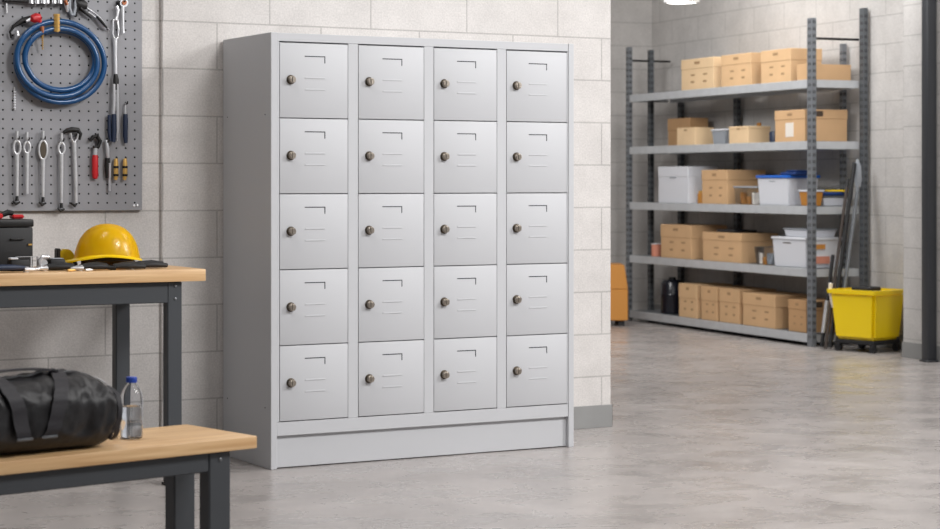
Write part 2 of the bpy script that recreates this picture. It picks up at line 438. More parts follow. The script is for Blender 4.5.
bmesh.ops.reverse_faces(bmf, faces=isl); bmf.to_mesh(me); bmf.free()
bm = B(); lathe(bm, [(.0215, .0034), (R-.0034, .005), (R-.0017, .009), (R-.0017, .05), (R-.003, .055), (R-.0017, .06), (R-.0017, .092)], seg=48)
obj('water', bm, M['water'], bo, 60)
bm = B()
for k in range(1):
    lathe(bm, [(.0145, .160), (.015, .161), (.015, .175), (.0138, .1765)], seg=36)
for k in range(24):
    a = 2*PI*k/24; c = Vector((.015*math.cos(a), .015*math.sin(a), 0)); box(bm, c+Vector((-.0007, -.0007, .162)), c+Vector((.0007, .0007, .174)))
obj('cap', bm, M['bluecap'], bo, 40)

# ------------------------------------------------------------------ duffel bag
v0 = .155
uR = BN.u(104.5, v0)
bag = thing('duffel_bag', 'black nylon duffel bag with webbing straps lying on the bench', 'bag', BN.w(uR, v0, BH), BN.r)
LB = .60; HB = .222; DB = .135
def bag_r(t):
    """scale of the section at t (0 = right end .. 1 = left end)"""
    x = t*LB
    e1 = min(x, LB-x)
    k = min(1, e1/.085)
    return math.sqrt(max(0, 1-(1-k)**2.3))
def bag_pt(t, a, out=0.):
    s = bag_r(t)
    ca, sa = math.cos(a), math.sin(a)
    ex = .72
    y = DB*math.copysign(abs(ca)**ex, ca)*(.35+.65*s); z = HB/2*math.copysign(abs(sa)**ex, sa)
    lift = (1-s)
    end = min(t*LB, LB-t*LB)
    drop = .05*math.exp(-end/.09)                     # the top falls away towards the ends
    zz = HB/2+z*(.28+.72*s)
    if sa > 0: zz -= drop*sa*1.1
    zz = HB/2 + (zz-HB/2)*1.0 - (HB/2)*(lift*.22)
    zz -= .016*max(0, sa)*math.exp(-((t*LB-.33)/.12)**2)
    p = Vector((-t*LB, y, zz))
    n = Vector((0, ca, sa)).normalized()
    e_ = math.exp(-end/.16)
    q = Vector((p.x*13+p.z*9, p.y*12, p.z*12-p.x*7))
    w = noise.noise(q*.8)*.010+(.009+.010*e_)*(.35-abs(noise.noise(q*1.6+Vector((5, 2, 1)))))+(.004+.006*e_)*(.3-abs(noise.noise(q*3.4)))
    if sa < -.5: w *= .2
    p += n*(w+out)
    p.z = max(p.z, .0015)
    return p
bm = B(); NT, NA = 110, 72; rings = []
for i in range(NT+1):
    t = i/NT
    t = .5-.5*math.cos(PI*t) if True else t
    rings.append([bm.verts.new(bag_pt(t, 2*PI*k/NA)) for k in range(NA)])
for i in range(NT):
    for k in range(NA): bm.faces.new((rings[i][k], rings[i][(k+1) % NA], rings[i+1][(k+1) % NA], rings[i+1][k]))
bm.faces.new(rings[0]); bm.faces.new(rings[-1][::-1])
obj('bag_body', bm, M['bag'], bag, 70)
def ribbon(bm, pts, wid, th, side):
    """flat band: pts centre line, side = width direction per point or one vector"""
    n = len(pts); rr = []
    for i, p in enumerate(pts):
        sd = Vector(side[i] if isinstance(side, list) else side).normalized()
        d = (Vector(pts[min(i+1, n-1)])-Vector(pts[max(i-1, 0)])).normalized()
        nn = d.cross(sd).normalized()
        rr.append([bm.verts.new(Vector(p)+sd*wid/2*a+nn*th/2*b) for a, b in ((-1, -1), (1, -1), (1, 1), (-1, 1))])
    for i in range(n-1):
        for k in range(4): bm.faces.new((rr[i][k], rr[i][(k+1) % 4], rr[i+1][(k+1) % 4], rr[i+1][k]))
    bm.faces.new(rr[0][::-1]); bm.faces.new(rr[-1])
def xt(px, a=-2.2):
    return (uR-BN.u(px, v0-.09))/LB
# straps run from low on the front face up and over the top
def strap(t_lo, t_hi, name='strap'):
    pts = []
    for k in range(26):
        f = k/25
        a = math.radians(203+(98-203)*f)          # front is -y: angle 180 is front, 90 the top
        pts.append(bag_pt(t_lo+(t_hi-t_lo)*f, a, .006))
    bm = B()
    ribbon(bm, pts, .043, .003, (1, 0, 0))
    s = obj(name, bm, M['strap'], bag, 50)
    p = pts[0]
    bm = B(); box(bm, p+Vector((-.024, -.006, -.004)), p+Vector((.024, .001, .004)), bev=.0015); obj('buckle', bm, M['bolt'], s)
    return pts[-1]
tA, tB = xt(16), xt(41)
hA = strap(tA, xt(-6)); hB = strap(tB, xt(66))
pts = []
for k in range(17):
    f = k/16; q = hA.lerp(hB, f); q.z += .010*math.sin(PI*f)**.5+.001; pts.append(q)
bm = B(); ribbon(bm, pts, .034, .004, (0, 1, 0)); obj('handle', bm, M['strap'], bag, 50)
# back handle, a little lower behind
pts = [Vector((p.x+.01, p.y+.055, p.z-.006)) for p in pts]
bm = B(); ribbon(bm, pts, .03, .004, (0, 1, 0)); obj('handle', bm, M['strap'], bag, 50)
# zip across the top to the right end, with its pull
pts = [bag_pt(t, math.radians(97), .003) for t in [0.03+.94*k/40 for k in range(41)]]
bm = B(); ribbon(bm, pts, .014, .002, (0, 1, 0)); zp = obj('zip', bm, M['bolt'], bag, 50)
p = bag_pt(.1, math.radians(120), .008)
bm = B(); tube(bm, [p+Vector((.03, 0, -.02)), p, p+Vector((-.025, 0, .012))], [.002, .004, .002], 8, .5); obj('zip_pull', bm, M['steel'], zp)
# end seam and side pocket piping
for tt in (.075,):
    bm = B(); tube(bm, [bag_pt(tt+.05*math.sin(2*PI*k/48+2.4), 2*PI*k/48, .002) for k in range(-6, 31)], .0035, 8); obj('piping', bm, M['strap'], bag)
pts = [bag_pt(.035, math.radians(a), .01) for a in range(70, 250, 12)]
bm = B(); ribbon(bm, pts, .014, .003, (1, 0, 0)); obj('end_strap', bm, M['strap'], bag, 50)

# ------------------------------------------------------------------ pegboard
PY = .0                                          # its front face, in the wall frame
pu1, pz0 = WA.uz(142, 210, PY); pu0 = -2.1; pz1 = 2.3
pb = thing('pegboard', 'grey perforated steel pegboard with rows of holes on the wall', 'pegboard', WA.w(pu1, 0, pz0), WA.r)
gx, gz = .0405, .0385
nx = int((pu1-pu0)/gx); nz_ = int((pz1-pz0)/gz)
bm = B()
x1 = -.012; z0 = .012
def cell(bm, cx, cz, hx, hz, r, y0=0., y1=.002):
    out = []; inner = []; back = []
    for k in range(8):
        a = 2*PI*(k+.5)/8; c, s = math.cos(a), math.sin(a)
        m_ = max(abs(c), abs(s)); q = (c/m_, s/m_)
        if abs(q[0]) > .99 and abs(q[1]) > .3 or True:
            qx = math.copysign(1, c) if True else q[0]; qz = math.copysign(1, s)
        out.append(None); inner.append(bm.verts.new((cx+c*r, y0, cz+s*r))); back.append(bm.verts.new((cx+c*r, y1, cz+s*r)))
    cs = [bm.verts.new((cx+sx*hx, y0, cz+sz*hz)) for sx, sz in ((1, 1), (-1, 1), (-1, -1), (1, -1))]
    # inner index k has angle 22.5+45k: 0,1 in quadrant 1; 2,3 in 2; 4,5 in 3; 6,7 in 4
    for q in range(4):
        bm.faces.new((cs[q], inner[2*q], inner[2*q+1]))
        bm.faces.new((cs[q], inner[2*q+1], inner[(2*q+2) % 8], cs[(q+1) % 4]))
    for k in range(8): bm.faces.new((inner[k], back[k], back[(k+1) % 8], inner[(k+1) % 8]))
for i in range(nx):
    for j in range(nz_):
        cell(bm, x1-gx*(i+.5), z0+gz*(j+.5), gx/2, gz/2, .0042)
xe = x1-gx*nx; ze = z0+gz*nz_
# folded rim
box(bm, (x1, 0, 0), (0, .0232, ze+.012)); box(bm, (xe-.012, 0, 0), (xe, .0232, ze+.012))
box(bm, (xe, 0, 0), (x1, .0232, z0)); box(bm, (xe, 0, ze), (x1, .0232, ze+.012))
panel = obj('panel', bm, M['peg'], pb, 0)
obj('hole_shade', bx((xe, .006, z0), (x1, .0222, ze)), M['peg_shade'], pb, 0)  # added dark sheet; its colour stands for the shade inside the holes
for (x, z) in ((-.02, .02), (-.035, .018)):
    bm = B(); lathe(bm, [(.005, .0), (.005, -.002), (.003, -.003)], (x, 0, z), 10, 'y'); obj('screw', bm, M['chrome'], pb)
def wp(px, py, off=0.):
    u, z = WA.uz(px, py, PY-off); return Vector((u, PY-off, z))
def hook(px, py, ln=.03):
    p = wp(px, py)-Vector((pu1, 0, pz0))
    bm = B(); tube(bm, [p+Vector((0, .004, 0)), p+Vector((0, -ln, 0)), p+Vector((0, -ln-.004, .01))], .0028, 8)
    obj('peg_hook', bm, M['blackm'], pb)

def hung(name, label, cat, px, py, group=None):
    o = wp(px, py); t = thing(name, label, cat, WA.w(o.x, o.y, o.z), WA.r, group)
    def P(x, y, off=.018): return wp(x, y, off)-o
    return t, P
# coiled blue hose
t, P = hung('air_hose', 'coiled blue air hose with brass couplings hanging on the pegboard', 'hose', 59, 28)
c = P(57.6, 61.6); bm = B(); pts = []
for k in range(3*56+1):
    a = 2*PI*k/56+PI*.62; f = k/168; s = 1-(.0 if f < .3 else (.07*min(1, (f-.3)/.1) if f < .63 else .07+.14*min(1, (f-.63)/.12)))
    rx, rz_ = .187*s, .160*s
    pts.append(c+Vector((rx*math.cos(a)+.012*math.sin(3*PI*f), -.006-.02*math.sin(PI*f)-.006*math.sin(6*PI*f), rz_*math.sin(a)-.010*math.sin(4*PI*f))))
tube(bm, pts, .0118, 12); obj('hose_coil', bm, M['hose'], t, 60)
bm = B(); pts = []
for k in range(57):
    a = PI*.9+2*PI*k/56*.62
    pts.append(c+Vector((.172*math.cos(a)+.004, .004, .156*math.sin(a)-.012)))
tube(bm, pts, .0065, 10); obj('inner_hose', bm, M['hose2'], t, 60)['label'] = 'thin brownish inner hose'
p0, p1 = P(56.5, 14, .05), P(56.8, 32, .05); bm = B()
for k in range(5):
    a = p0.lerp(p1, k/5); b = p0.lerp(p1, (k+.8)/5); tube(bm, [a, b], [.0135, .0135], 6)
    tube(bm, [b, p0.lerp(p1, (k+1)/5)], .009, 8)
obj('brass_coupling', bm, M['brass'], t, 30)
p0, p1 = P(42.3, 33, .045), P(42.8, 50, .03); bm = B()
for k in range(8):
    a = p0.lerp(p1, k/8); tube(bm, [a, p0.lerp(p1, (k+.7)/8)], [.0052-.0003*k, .0052-.0003*k], 8)
obj('brass_nozzle', bm, M['brass'], t, 30)
bm = B(); tube(bm, [P(41.5, 26.5, .045), P(42.5, 33, .045)], [.011, .009], 8); obj('copper_fitting', bm, M['copper'], t, 30)
# air tool with the red knob
t, P = hung('blow_gun', 'black air blow gun with a bright red knob above the blue hose', 'air tool', 37, 18)
bm = B(); tube(bm, [P(11, 38, .016), P(10, 32, .02), P(14, 26, .02), P(22, 21, .02), P(30, 18.5, .02), P(36, 18.5, .02)], [.004, .005, .007, .012, .012, .008], 12, .8); obj('gun_body', bm, M['blackm'], t, 50)
bm = B(); tube(bm, [P(26, 21.5, .034), P(32, 18.5, .034)], [.006, .008], 10); tube(bm, [P(17, 31, .03), P(18, 36, .03)], [.006, .008], 10); obj('fitting', bm, M['chrome'], t, 50)
bm = B(); tube(bm, [P(32.5, 21, .035), P(33.5, 19, .04), P(37, 17.6, .04), P(40.5, 17, .04)], [.013, .019, .021, .013], 10)
tube(bm, [P(38.5, 19, .04), P(41.5, 25, .042)], [.011, .008], 10); obj('red_knob', bm, M['red'], t, 35)
hook(37, 15)
# rack of sockets along the top edge
t, P = hung('socket_rail', 'black rail of chrome sockets at the top of the pegboard', 'tool rail', 20, 1)
a, b = P(3, 1.6, .02), P(33, .8, .02)
bm = B(); box(bm, (a.x, -.03, -.006), (b.x, -.002, .006), bev=.002); obj('rail', bm, M['blackm'], t)
for px in (31, 37, 43, 47, 54, 60):
    p = P(px, 0, .03); bm = B(); tube(bm, [p+Vector((0, 0, -.015)), p+Vector((0, 0, .03))], [.011, .009], 14); obj('socket', bm, M['chrome'], t, 40)
bm = B(); box(bm, (P(32, 0).x, -.02, .004), (P(62, 0).x, -.003, .012)); obj('clip_bar', bm, M['blackm'], t)
bm = B(); tube(bm, [P(6.3, 3, .01), P(6.6, 13, .01)], .0035, 8); obj('pick', bm, M['steel'], t)
# adjustable pliers cluster
t, P = hung('oil_filter_pliers', 'long handled black and chrome pliers hanging slanted beside the blue hose', 'pliers', 80, 2)
bm = B(); tube(bm, [P(77, 3), P(82, 5), P(87, 6)], [.018, .026, .014], 14, .5, up=(0, 1, 0)); tube(bm, [P(80, 8), P(86, 14), P(91, 18)], [.014, .008, .004], 10, .6)
tube(bm, [P(75, -2), P(77, 7), P(75, 13), P(76, 17)], [.012, .011, .009, .005], 10, .6); obj('jaw', bm, M['blackm'], t, 50)
bm = B(); tube(bm, [P(87, 8, .02), P(94, 13, .02), P(100, 18, .02), P(106, 26, .02)], [.006, .008, .008, .004], 10, .6)
tube(bm, [P(88, 12, .016), P(96, 18, .016), P(104, 26, .016), P(110, 30, .016)], [.005, .006, .006, .003], 10, .6); obj('handle', bm, M['chrome'], t, 50)
bm = B(); tube(bm, [P(97, 16.5, .026), P(102, 22, .026), P(107, 28, .026)], [.007, .0085, .006], 10, .7); obj('grip', bm, M['rubber'], t, 50)
hook(79, 1)
t, P = hung('pipe_cutter', 'chrome and copper pipe cutter with grey loop hanging at the top', 'pipe cutter', 66, 0)
bm = B(); tube(bm, [P(64.5, -4, .02), P(66.5, 1, .02), P(66.5, 6, .02), P(67.5, 12, .02)], [.012, .014, .010, .005], 12, .7); obj('cutter_body', bm, M['chrome'], t, 50)
bm = B(); tube(bm, [P(65, 0, .035), P(67, 5, .035)], [.008, .007], 10); obj('wheel', bm, M['copper'], t)
bm = B(); tube(bm, [P(69.5, 0), P(69.5, 8), P(71.5, 15), P(74, 15), P(75.5, 8), P(75, 0)], .007, 10); obj('loop', bm, M['greyp'], t, 60)
hook(66, 2)
# tall locking tool with blue legs
t, P = hung('pliers', 'very long chrome pliers with two navy blue grips, hanging full height', 'pliers', 117, 6)
bm = B(); tube(bm, [P(116.5, 6, .02), P(117.8, 10, .02), P(117, 16, .02), P(116, 20, .02)], [.008, .009, .006, .008], 10, .6)
tube(bm, [P(x, y, .014) for x, y in ((113, 20), (112.5, 34), (114, 39), (118, 39), (118.5, 30), (117.5, 20), (113, 20))], .0045, 10)
tube(bm, [P(115, 38, .014), P(115.3, 55, .014), P(115.7, 75, .014)], [.011, .008, .0085], 12, .6); obj('upper_shaft', bm, M['chrome'], t, 50)
bm = B(); tube(bm, [P(115.7, 74, .022), P(116, 80, .022), P(116, 90, .022)], [.008, .013, .012], 12, .6); obj('joint', bm, M['blackm'], t, 50)
bm = B(); tube(bm, [P(114.2, 84, .026), P(114.4, 100, .026), P(113.5, 116, .026)], [.006, .0065, .006], 10, .6)
tube(bm, [P(117.5, 84, .026), P(117.8, 105, .026), P(117.8, 130, .026), P(117.2, 141, .02)], [.006, .0065, .005, .003], 10, .6); obj('lower_shaft', bm, M['chrome'], t, 50)
bm = B(); tube(bm, [P(109.3, 115, .02), P(109.3, 132, .02), P(110.5, 141, .02)], [.008, .0085, .007], 12, .8); obj('grip', bm, M['navy'], t, 50)
bm = B(); tube(bm, [P(113.8, 114, .026), P(114.2, 130, .026), P(113.6, 142, .026)], [.010, .011, .009], 12, .7); obj('grip', bm, M['navy'], t, 50)
hook(117, 4)
t, P = hung('screwdriver', 'slim screwdriver with navy blue handle right of the long pliers', 'screwdriver', 126, 104)
bm = B(); tube(bm, [P(125.3, 103), P(125.6, 115)], [.002, .0045], 8); obj('shank', bm, M['chrome'], t, 50)
bm = B(); tube(bm, [P(125.4, 114), P(125.5, 118), P(125.3, 136), P(125.8, 143)], [.009, .011, .011, .008], 12, .8); obj('handle', bm, M['navy'], t, 50)
hook(125, 104)
t, P = hung('ratchet_wrench', 'short chrome ratchet wrench at the top right of the pegboard', 'wrench', 122.5, 3)
bm = B(); lathe(bm, [(.019, -.02), (.019, -.006), (.015, -.004)], P(122.5, 3, 0), 20, 'y'); tube(bm, [P(122.6, 6), P(122.9, 20), P(123.2, 33)], [.008, .0055, .0065], 12, .6); obj('wrench_body', bm, M['chrome'], t, 50)
bm = B(); lathe(bm, [(.010, -.026), (.010, -.0205)], P(122.5, 3, 0), 16, 'y'); obj('drive', bm, M['copper'], t, 50)
bm = B(); tube(bm, [P(117, 2, .01), P(119, 3, .01)], [.009, .009], 10); obj('lever', bm, M['blackm'], t, 50)
hook(122.5, 2)
# five long wrenches on the lower row
def ring_wrench(name, label, px, y0, y1, hw, hh, tip, bronze=False, dxb=0.):
    t, P = hung(name, label, 'wrench', px, y0+8, 'long chrome wrenches on the lower row of the pegboard')
    cx, cy = px, y0+10+hh*.5
    bm = B(); c = P(cx, cy)
    tube(bm, [c+Vector((hw*.0043*math.cos(2*PI*k/28), 0, hh*.0043*.5*math.sin(2*PI*k/28))) for k in range(28)], .0052, 10, .8, closed=True, up=(0, 1, 0))
    tube(bm, [P(px, y0), P(px, y0+6), P(px, cy-hh*.5)], [.006, .0065, .006], 10, .8)
    yb = cy+hh*.5
    tube(bm, [P(px, yb), P(px+dxb*.4, yb+(y1-yb)*.4), P(px+dxb, y1)], [.0095, .0085, .0068], 12, .6, up=(0, 1, 0))
    obj('wrench_body', bm, M['steel'], t, 50)
    if tip:
        bm = B(); tube(bm, [P(px+dxb, y1, .014), P(px+dxb, y1+5, .014)], [.0055, .008], 8)
        tube(bm, [P(px+dxb-4, y1+5, .014), P(px+dxb-1, y1+8, .014), P(px+dxb+3, y1+6, .014)], [.004, .006, .004], 8); obj('end_hook', bm, M['blackm'], t, 50)
    if bronze:
        bm = B(); lathe(bm, [(1, .004), (1, -.004)], (0, 0, 0), 24, 'y')
        for v_ in bm.verts: v_.co = Vector((v_.co.x*(hw-1)*.0043, v_.co.y, v_.co.z*(hh*.5-1)*.0043))+c
        obj('insert', bm, M['lock_dark'], t, 50)['label'] = 'dull bronze insert'
    hook(px, y0+8)
    return t
ring_wrench('ring_wrench', 'chrome ring wrench with dark hooked tip, leftmost on the lower row', 17, 131, 196, 3.3, 13, True)
ring_wrench('ring_wrench', 'shortest chrome ring wrench, second from left on the lower row', 27, 132, 194, 3, 11, False)
ring_wrench('ring_wrench', 'chrome ring wrench with bronze filled oval head, third from left', 43, 131, 197, 4, 18, True, True)
ring_wrench('ring_wrench', 'chrome ring wrench with small narrow loop, just left of the strap wrench', 61.5, 133, 203, 3, 11, True, dxb=0)
t, P = hung('strap_wrench', 'chrome strap wrench with wide black curved head on the lower row', 'wrench', 74, 132)
bm = B(); tube(bm, [P(63, 133), P(67, 130.5), P(72, 129.5), P(78, 130), P(80.5, 134), P(79.5, 140)], [.006, .010, .011, .011, .008, .004], 12, .7, up=(0, 1, 0)); obj('curved_head', bm, M['blackm'], t, 50)
bm = B(); tube(bm, [P(70.5, 133, .016), P(71.5, 139, .016), P(74, 143, .016), P(77, 139, .016), P(78.5, 133, .016)], .0045, 10)
tube(bm, [P(74.3, 142, .016), P(74.6, 150, .016), P(75.8, 180, .016), P(76, 203, .016)], [.010, .0085, .0085, .0068], 12, .6, up=(0, 1, 0)); obj('wrench_body', bm, M['steel'], t, 50)
bm = B(); tube(bm, [P(71, 203, .016), P(75, 206, .016), P(77, 203, .016)], [.005, .007, .004], 8); obj('end_hook', bm, M['blackm'], t, 50)
hook(74, 136)
t, P = hung('pipe_wrench', 'small wrench with black head and red rubber handle', 'wrench', 95, 138)
bm = B(); tube(bm, [P(90, 141), P(93, 137), P(97, 136), P(100, 141), P(98, 147), P(93, 147)], [.008, .011, .012, .011, .010, .007], 12, .8); tube(bm, [P(95.5, 133), P(96, 137)], [.004, .006], 8); obj('head', bm, M['blackm'], t, 50)
bm = B(); tube(bm, [P(95.5, 148), P(95.2, 157)], [.009, .009], 12, .7); obj('neck', bm, M['chrome'], t, 50)
bm = B(); tube(bm, [P(95.2, 155), P(95, 159), P(95, 171), P(95, 178)], [.011, .0135, .0135, .011], 14, .8); obj('handle', bm, M['red'], t, 50)
bm = B(); tube(bm, [P(95, 171, .014), P(95.2, 176, .014), P(95.3, 179, .014)], [.0145, .0135, .008], 14, .8); obj('end_cap', bm, M['red'], t, 50)
hook(95.5, 136)
t, P = hung('nail_punch', 'steel and brass punch tool right of the red handled wrench', 'punch', 107, 143)
bm = B(); tube(bm, [P(106, 140), P(107.5, 148), P(108, 158)], [.006, .009, .007], 10, .8); obj('punch_head', bm, M['chrome'], t, 50)
bm = B(); tube(bm, [P(107.4, 158, .014), P(107, 166, .014), P(107.5, 178, .014)], [.011, .0115, .009], 12, .8); obj('grip', bm, M['blackm'], t, 50)
bm = B(); tube(bm, [P(109.8, 163, .02), P(109.8, 178, .02)], [.006, .006], 10); tube(bm, [P(109.6, 178, .016), P(109.6, 191, .016)], [.0055, .0055], 8); obj('punch_tip', bm, M['chrome'], t, 50)
hook(106.5, 142)
for px, lab in ((116, 'short brass bit in black clip, left of the brass pair'), (125, 'short brass bit with pale cap, right of the brass pair')):
    t, P = hung('brass_bit', lab, 'tool bit', px, 160, 'brass bits on the lower row of the pegboard')
    bm = B(); tube(bm, [P(px, 158.5), P(px, 163), P(px, 176), P(px-.5, 180)], [.007, .010, .010, .007], 10, .8); obj('bit_body', bm, M['brass'], t, 40)
    bm = B()
    for y in (166, 174): tube(bm, [P(px, y), P(px, y+2.2)], [.0112, .0112], 10, .9)
    obj('clip_band', bm, M['blackm'], t, 40)
    hook(px, 160, .012)
t, P = hung('wire_brush', 'thin pale wire brush hanging below the left side of the hose', 'brush', 15, 88)
bm = B(); tube(bm, [P(14.3, 87, .006), P(14.8, 110, .006)], .003, 8); obj('wire', bm, M['steel'], t)
bm = B()
for k in range(7): y = 92+k*2.6; tube(bm, [P(13.6, y, .008), P(15.8, y, .008)], .003, 6)
obj('bristles', bm, M['white'], t)

# ------------------------------------------------------------------ things on the workbench
def onwb(name, label, cat, px, v, group=None, z=0.):
    u = WB.u(px, v); t = thing(name, label, cat, WB.w(u, v, WH+z), WB.r, group); return t
def sx(px, v, px0): return WB.u(px, v)-WB.u(px0, v)
# hard hat, resting on the pliers and cases
t = onwb('hard_hat', 'yellow hard hat resting on top of tools on the workbench', 'hard hat', 107, .24, z=.036)
t.rotation_euler = (0, 0, WB.r+math.radians(-20))
bm = B(); NR = 20; NS = 56; rings = []
def hat(a, f, out=0.):
    """a around, f from rim (0) to crown (1)"""
    th = f*PI/2
    rx, ry, hz_ = .124, .103, .138
    fl = 1+.05*(1-f)**6
    r = math.cos(th)**.82
    x = rx*r*math.cos(a)*fl; y = ry*r*math.sin(a)*fl; z = hz_*math.sin(th)**.95
    rb = 1+.018*math.exp(-((abs(y)-.022)/.008)**2)*math.sin(th)        # two shallow ridges over the crown
    z0 = .018*math.sin(a)**2*(1-f)                      # the rim rises at the sides
    return Vector((x, y, z*rb+z0))
for j in range(NR):
    rings.append([bm.verts.new(hat(2*PI*k/NS, j/NR)) for k in range(NS)])
top = bm.verts.new(hat(0, 1))
for j in range(NR-1):
    for k in range(NS): bm.faces.new((rings[j][k], rings[j][(k+1) % NS], rings[j+1][(k+1) % NS], rings[j+1][k]))
for k in range(NS): bm.faces.new((rings[-1][k], rings[-1][(k+1) % NS], top))
bmesh.ops.solidify(bm, geom=list(bm.faces), thickness=.003)
obj('shell', bm, M['yellow'], t, 60)
bm = B(); A = []; C = []; Dn = []
for k in range(NS):
    a = 2*PI*k/NS; p = hat(a, .0)
    fr = max(0, -math.cos(a))                             # the peak points left
    w = .007+.048*fr**1.8
    d = Vector((math.cos(a), math.sin(a)*.8, 0))
    A.append(bm.verts.new(p*1.0+Vector((0, 0, .004)))); q = p+d*w+Vector((0, 0, -.010*fr)); C.append(bm.verts.new(q)); Dn.append(bm.verts.new(q-Vector((0, 0, .006))))
E = [bm.verts.new(v_.co-Vector((0, 0, .008))) for v_ in A]
for k in range(NS):
    n = (k+1) % NS
    for X, Y in ((A, C), (C, Dn), (Dn, E), (E, A)): bm.faces.new((X[k], X[n], Y[n], Y[k]))
obj('brim', bm, M['yellow'], t, 50)
bm = B(); tube(bm, [Vector((.104*math.cos(2*PI*k/40), .084*math.sin(2*PI*k/40), .001)) for k in range(40)], .006, 8, 1, closed=True); obj('headband', bm, M['black'], t)

t = onwb('tool_case', 'square black tool case standing at the left of workbench', 'case', 12, .33)
xa, xb = sx(-32, .30, 12), sx(29.5, .30, 12)
bm = B(); box(bm, (xa, -.05, 0), (xb, .12, .165), bev=.006, seg=2); obj('case_body', bm, M['black'], t, 30)
bm = B(); box(bm, (xa-.003, -.053, .166), (xb+.003, .123, .196), bev=.006, seg=2); obj('lid', bm, M['blackm'], t, 30)
bm = B(); box(bm, (xb-.02, -.056, .095), (xb-.006, -.051, .101)); obj('latch', bm, M['brass'], t)
bm = B(); tube(bm, [(xb-.09, -.04, .12), (xb-.09, -.06, .12), (xb-.04, -.06, .12), (xb-.04, -.04, .12)], .003, 8) ; obj('handle', bm, M['blackm'], t)
t = onwb('clamp', 'small red and black clamp lying on top of the black case', 'clamp', 8, .33, z=.197)
bm = B(); box(bm, (sx(-6, .33, 8), -.03, .001), (sx(1, .33, 8), .03, .022), bev=.005); box(bm, (sx(11, .33, 8), -.02, .001), (sx(23, .33, 8), .03, .017), bev=.006); obj('jaw', bm, M['red'], t, 30)
bm = B(); tube(bm, [(sx(0, .33, 8), 0, .012), (0, 0, .026), (sx(13, .33, 8), 0, .022)], [.009, .012, .009], 10); obj('spring', bm, M['blackm'], t, 30)
t = onwb('tape_measure', 'small yellow and black tape measure standing behind the tools', 'tape measure', 62, .42)
bm = B(); box(bm, (-.026, -.02, 0), (-.010, .02, .076), bev=.004); obj('clip_side', bm, M['black'], t, 30)
bm = B(); lathe(bm, [(.0335, -.018), (.0335, .018)], (.012, 0, .04), 28, 'y'); box(bm, (-.0098, -.018, .0), (.04, .018, .03), bev=.003); obj('case_body', bm, M['mustard'], t, 30)['label'] = 'yellow case'
bm = B(); tube(bm, [(.04, 0, .008), (.055, 0, .014), (.05, 0, .034)], [.012, .012, .006], 10); obj('hook_end', bm, M['rubber'], t)
def hand_pliers(label, px, v, ln, ang, gm, hm, grp='pliers lying on the workbench', spread=.2, name='hand_pliers', z=0.):
    t = onwb(name, label, 'pliers', px, v, grp, z); t.rotation_euler = (0, 0, WB.r+math.radians(ang))
    for s, z_ in ((-1, .012), (1, .017)):
        bm = B(); tube(bm, [(0, 0, z_), (ln*.3, s*ln*spread*.55, z_+.003), (ln*.62, s*ln*spread*.75, z_+.004), (ln*.95, s*ln*spread*.6, z_)], [.008, .012, .014, .010], 12, .85); obj('grip', bm, gm, t, 60)
    bm = B(); tube(bm, [(.01, -.008, .010), (-ln*.12, -.006, .010), (-ln*.32, -.002, .010)], [.010, .010, .003], 10, .8); tube(bm, [(.01, .008, .011), (-ln*.12, .006, .011), (-ln*.32, .002, .011)], [.010, .010, .003], 10, .8)
    lathe(bm, [(.011, .0), (.011, .021)], (0, 0, .0), 16); obj('jaw', bm, hm, t, 50)
    return t
hand_pliers('chrome pliers with grey blue grips, nearest the left edge of the worktop', 26, .075, .17, 184, M['navy'], M['chrome'])
hand_pliers('second pair of silver jawed pliers, between case and hard hat', 45, .14, .12, -4, M['black'], M['chrome'], spread=.16)
hand_pliers('black gripped pliers lying under the peak of the hard hat', 80, .10, .12, 4, M['black'], M['steel'], spread=.14)
hand_pliers('all black pliers lying under the middle of the hard hat', 113, .09, .13, -6, M['rubber'], M['blackm'], spread=.16)
hand_pliers('black pliers with thick grips sticking out right of the hard hat', 131, .15, .15, 2, M['rubber'], M['chrome'], spread=.22)
def small_case(name, label, cat, px0, px1, v, d, h, m, z=0., part='shell', grp=None):
    c = (px0+px1)/2; t = onwb(name, label, cat, c, v, grp, z)
    bm = B(); box(bm, (sx(px0, v, c), -d/2, 0), (sx(px1, v, c), d/2, h), bev=min(.006, h*.3), seg=2); obj(part, bm, m, t, 30)
    return t, c
t, c = small_case('drill_battery', 'black rectangular drill battery beside the chrome tools, near the case', 'battery', 9, 28, .185, .06, .045, M['black'])
bm = B(); box(bm, (sx(8, .185, c), -.033, .0455), (sx(16, .185, c), .0, .053), bev=.002); obj('contact_plate', bm, M['white'], t)
t, c = small_case('socket_box', 'black glossy tool box lying left of the hard hat peak', 'box', 48, 63, .22, .07, .042, M['black'])
bm = B(); box(bm, (sx(50, .22, c), -.034, .0425), (sx(61, .22, c), .02, .046), bev=.001); obj('lid', bm, M['greyp'], t)
# chrome square hanging over things
t = onwb('chrome_wrench', 'bent chrome wrench propped up between the battery and box', 'wrench', 42, .16)
bm = B(); tube(bm, [(sx(41, .16, 42), 0, .005), (sx(40, .16, 42), 0, .04), (sx(43, .16, 42), 0, .052), (sx(49, .16, 42), 0, .053)], [.006, .009, .010, .008], 12, .8)
obj('shaft', bm, M['chrome'], t, 60)
bm = B(); lathe(bm, [(.013, -.006), (.013, .006)], (sx(44, .16, 42), 0, .030), 20, 'y'); obj('ratchet_head', bm, M['steel'], t)
t = onwb('steel_rule', 'thin steel square resting across the battery', 'rule', 30, .18, z=.0545)
bm = B(); box(bm, (sx(16, .18, 30), -.012, -.0005), (sx(38, .18, 30), .008, .0015)); obj('blade', bm, M['chrome'], t)
bm = B(); box(bm, (sx(30, .18, 30), -.010, -.0525), (sx(31.4, .18, 30), -.002, -.001)); box(bm, (sx(36.4, .18, 30), -.010, -.0525), (sx(37.8, .18, 30), -.002, -.001)); obj('stem', bm, M['steel'], t)
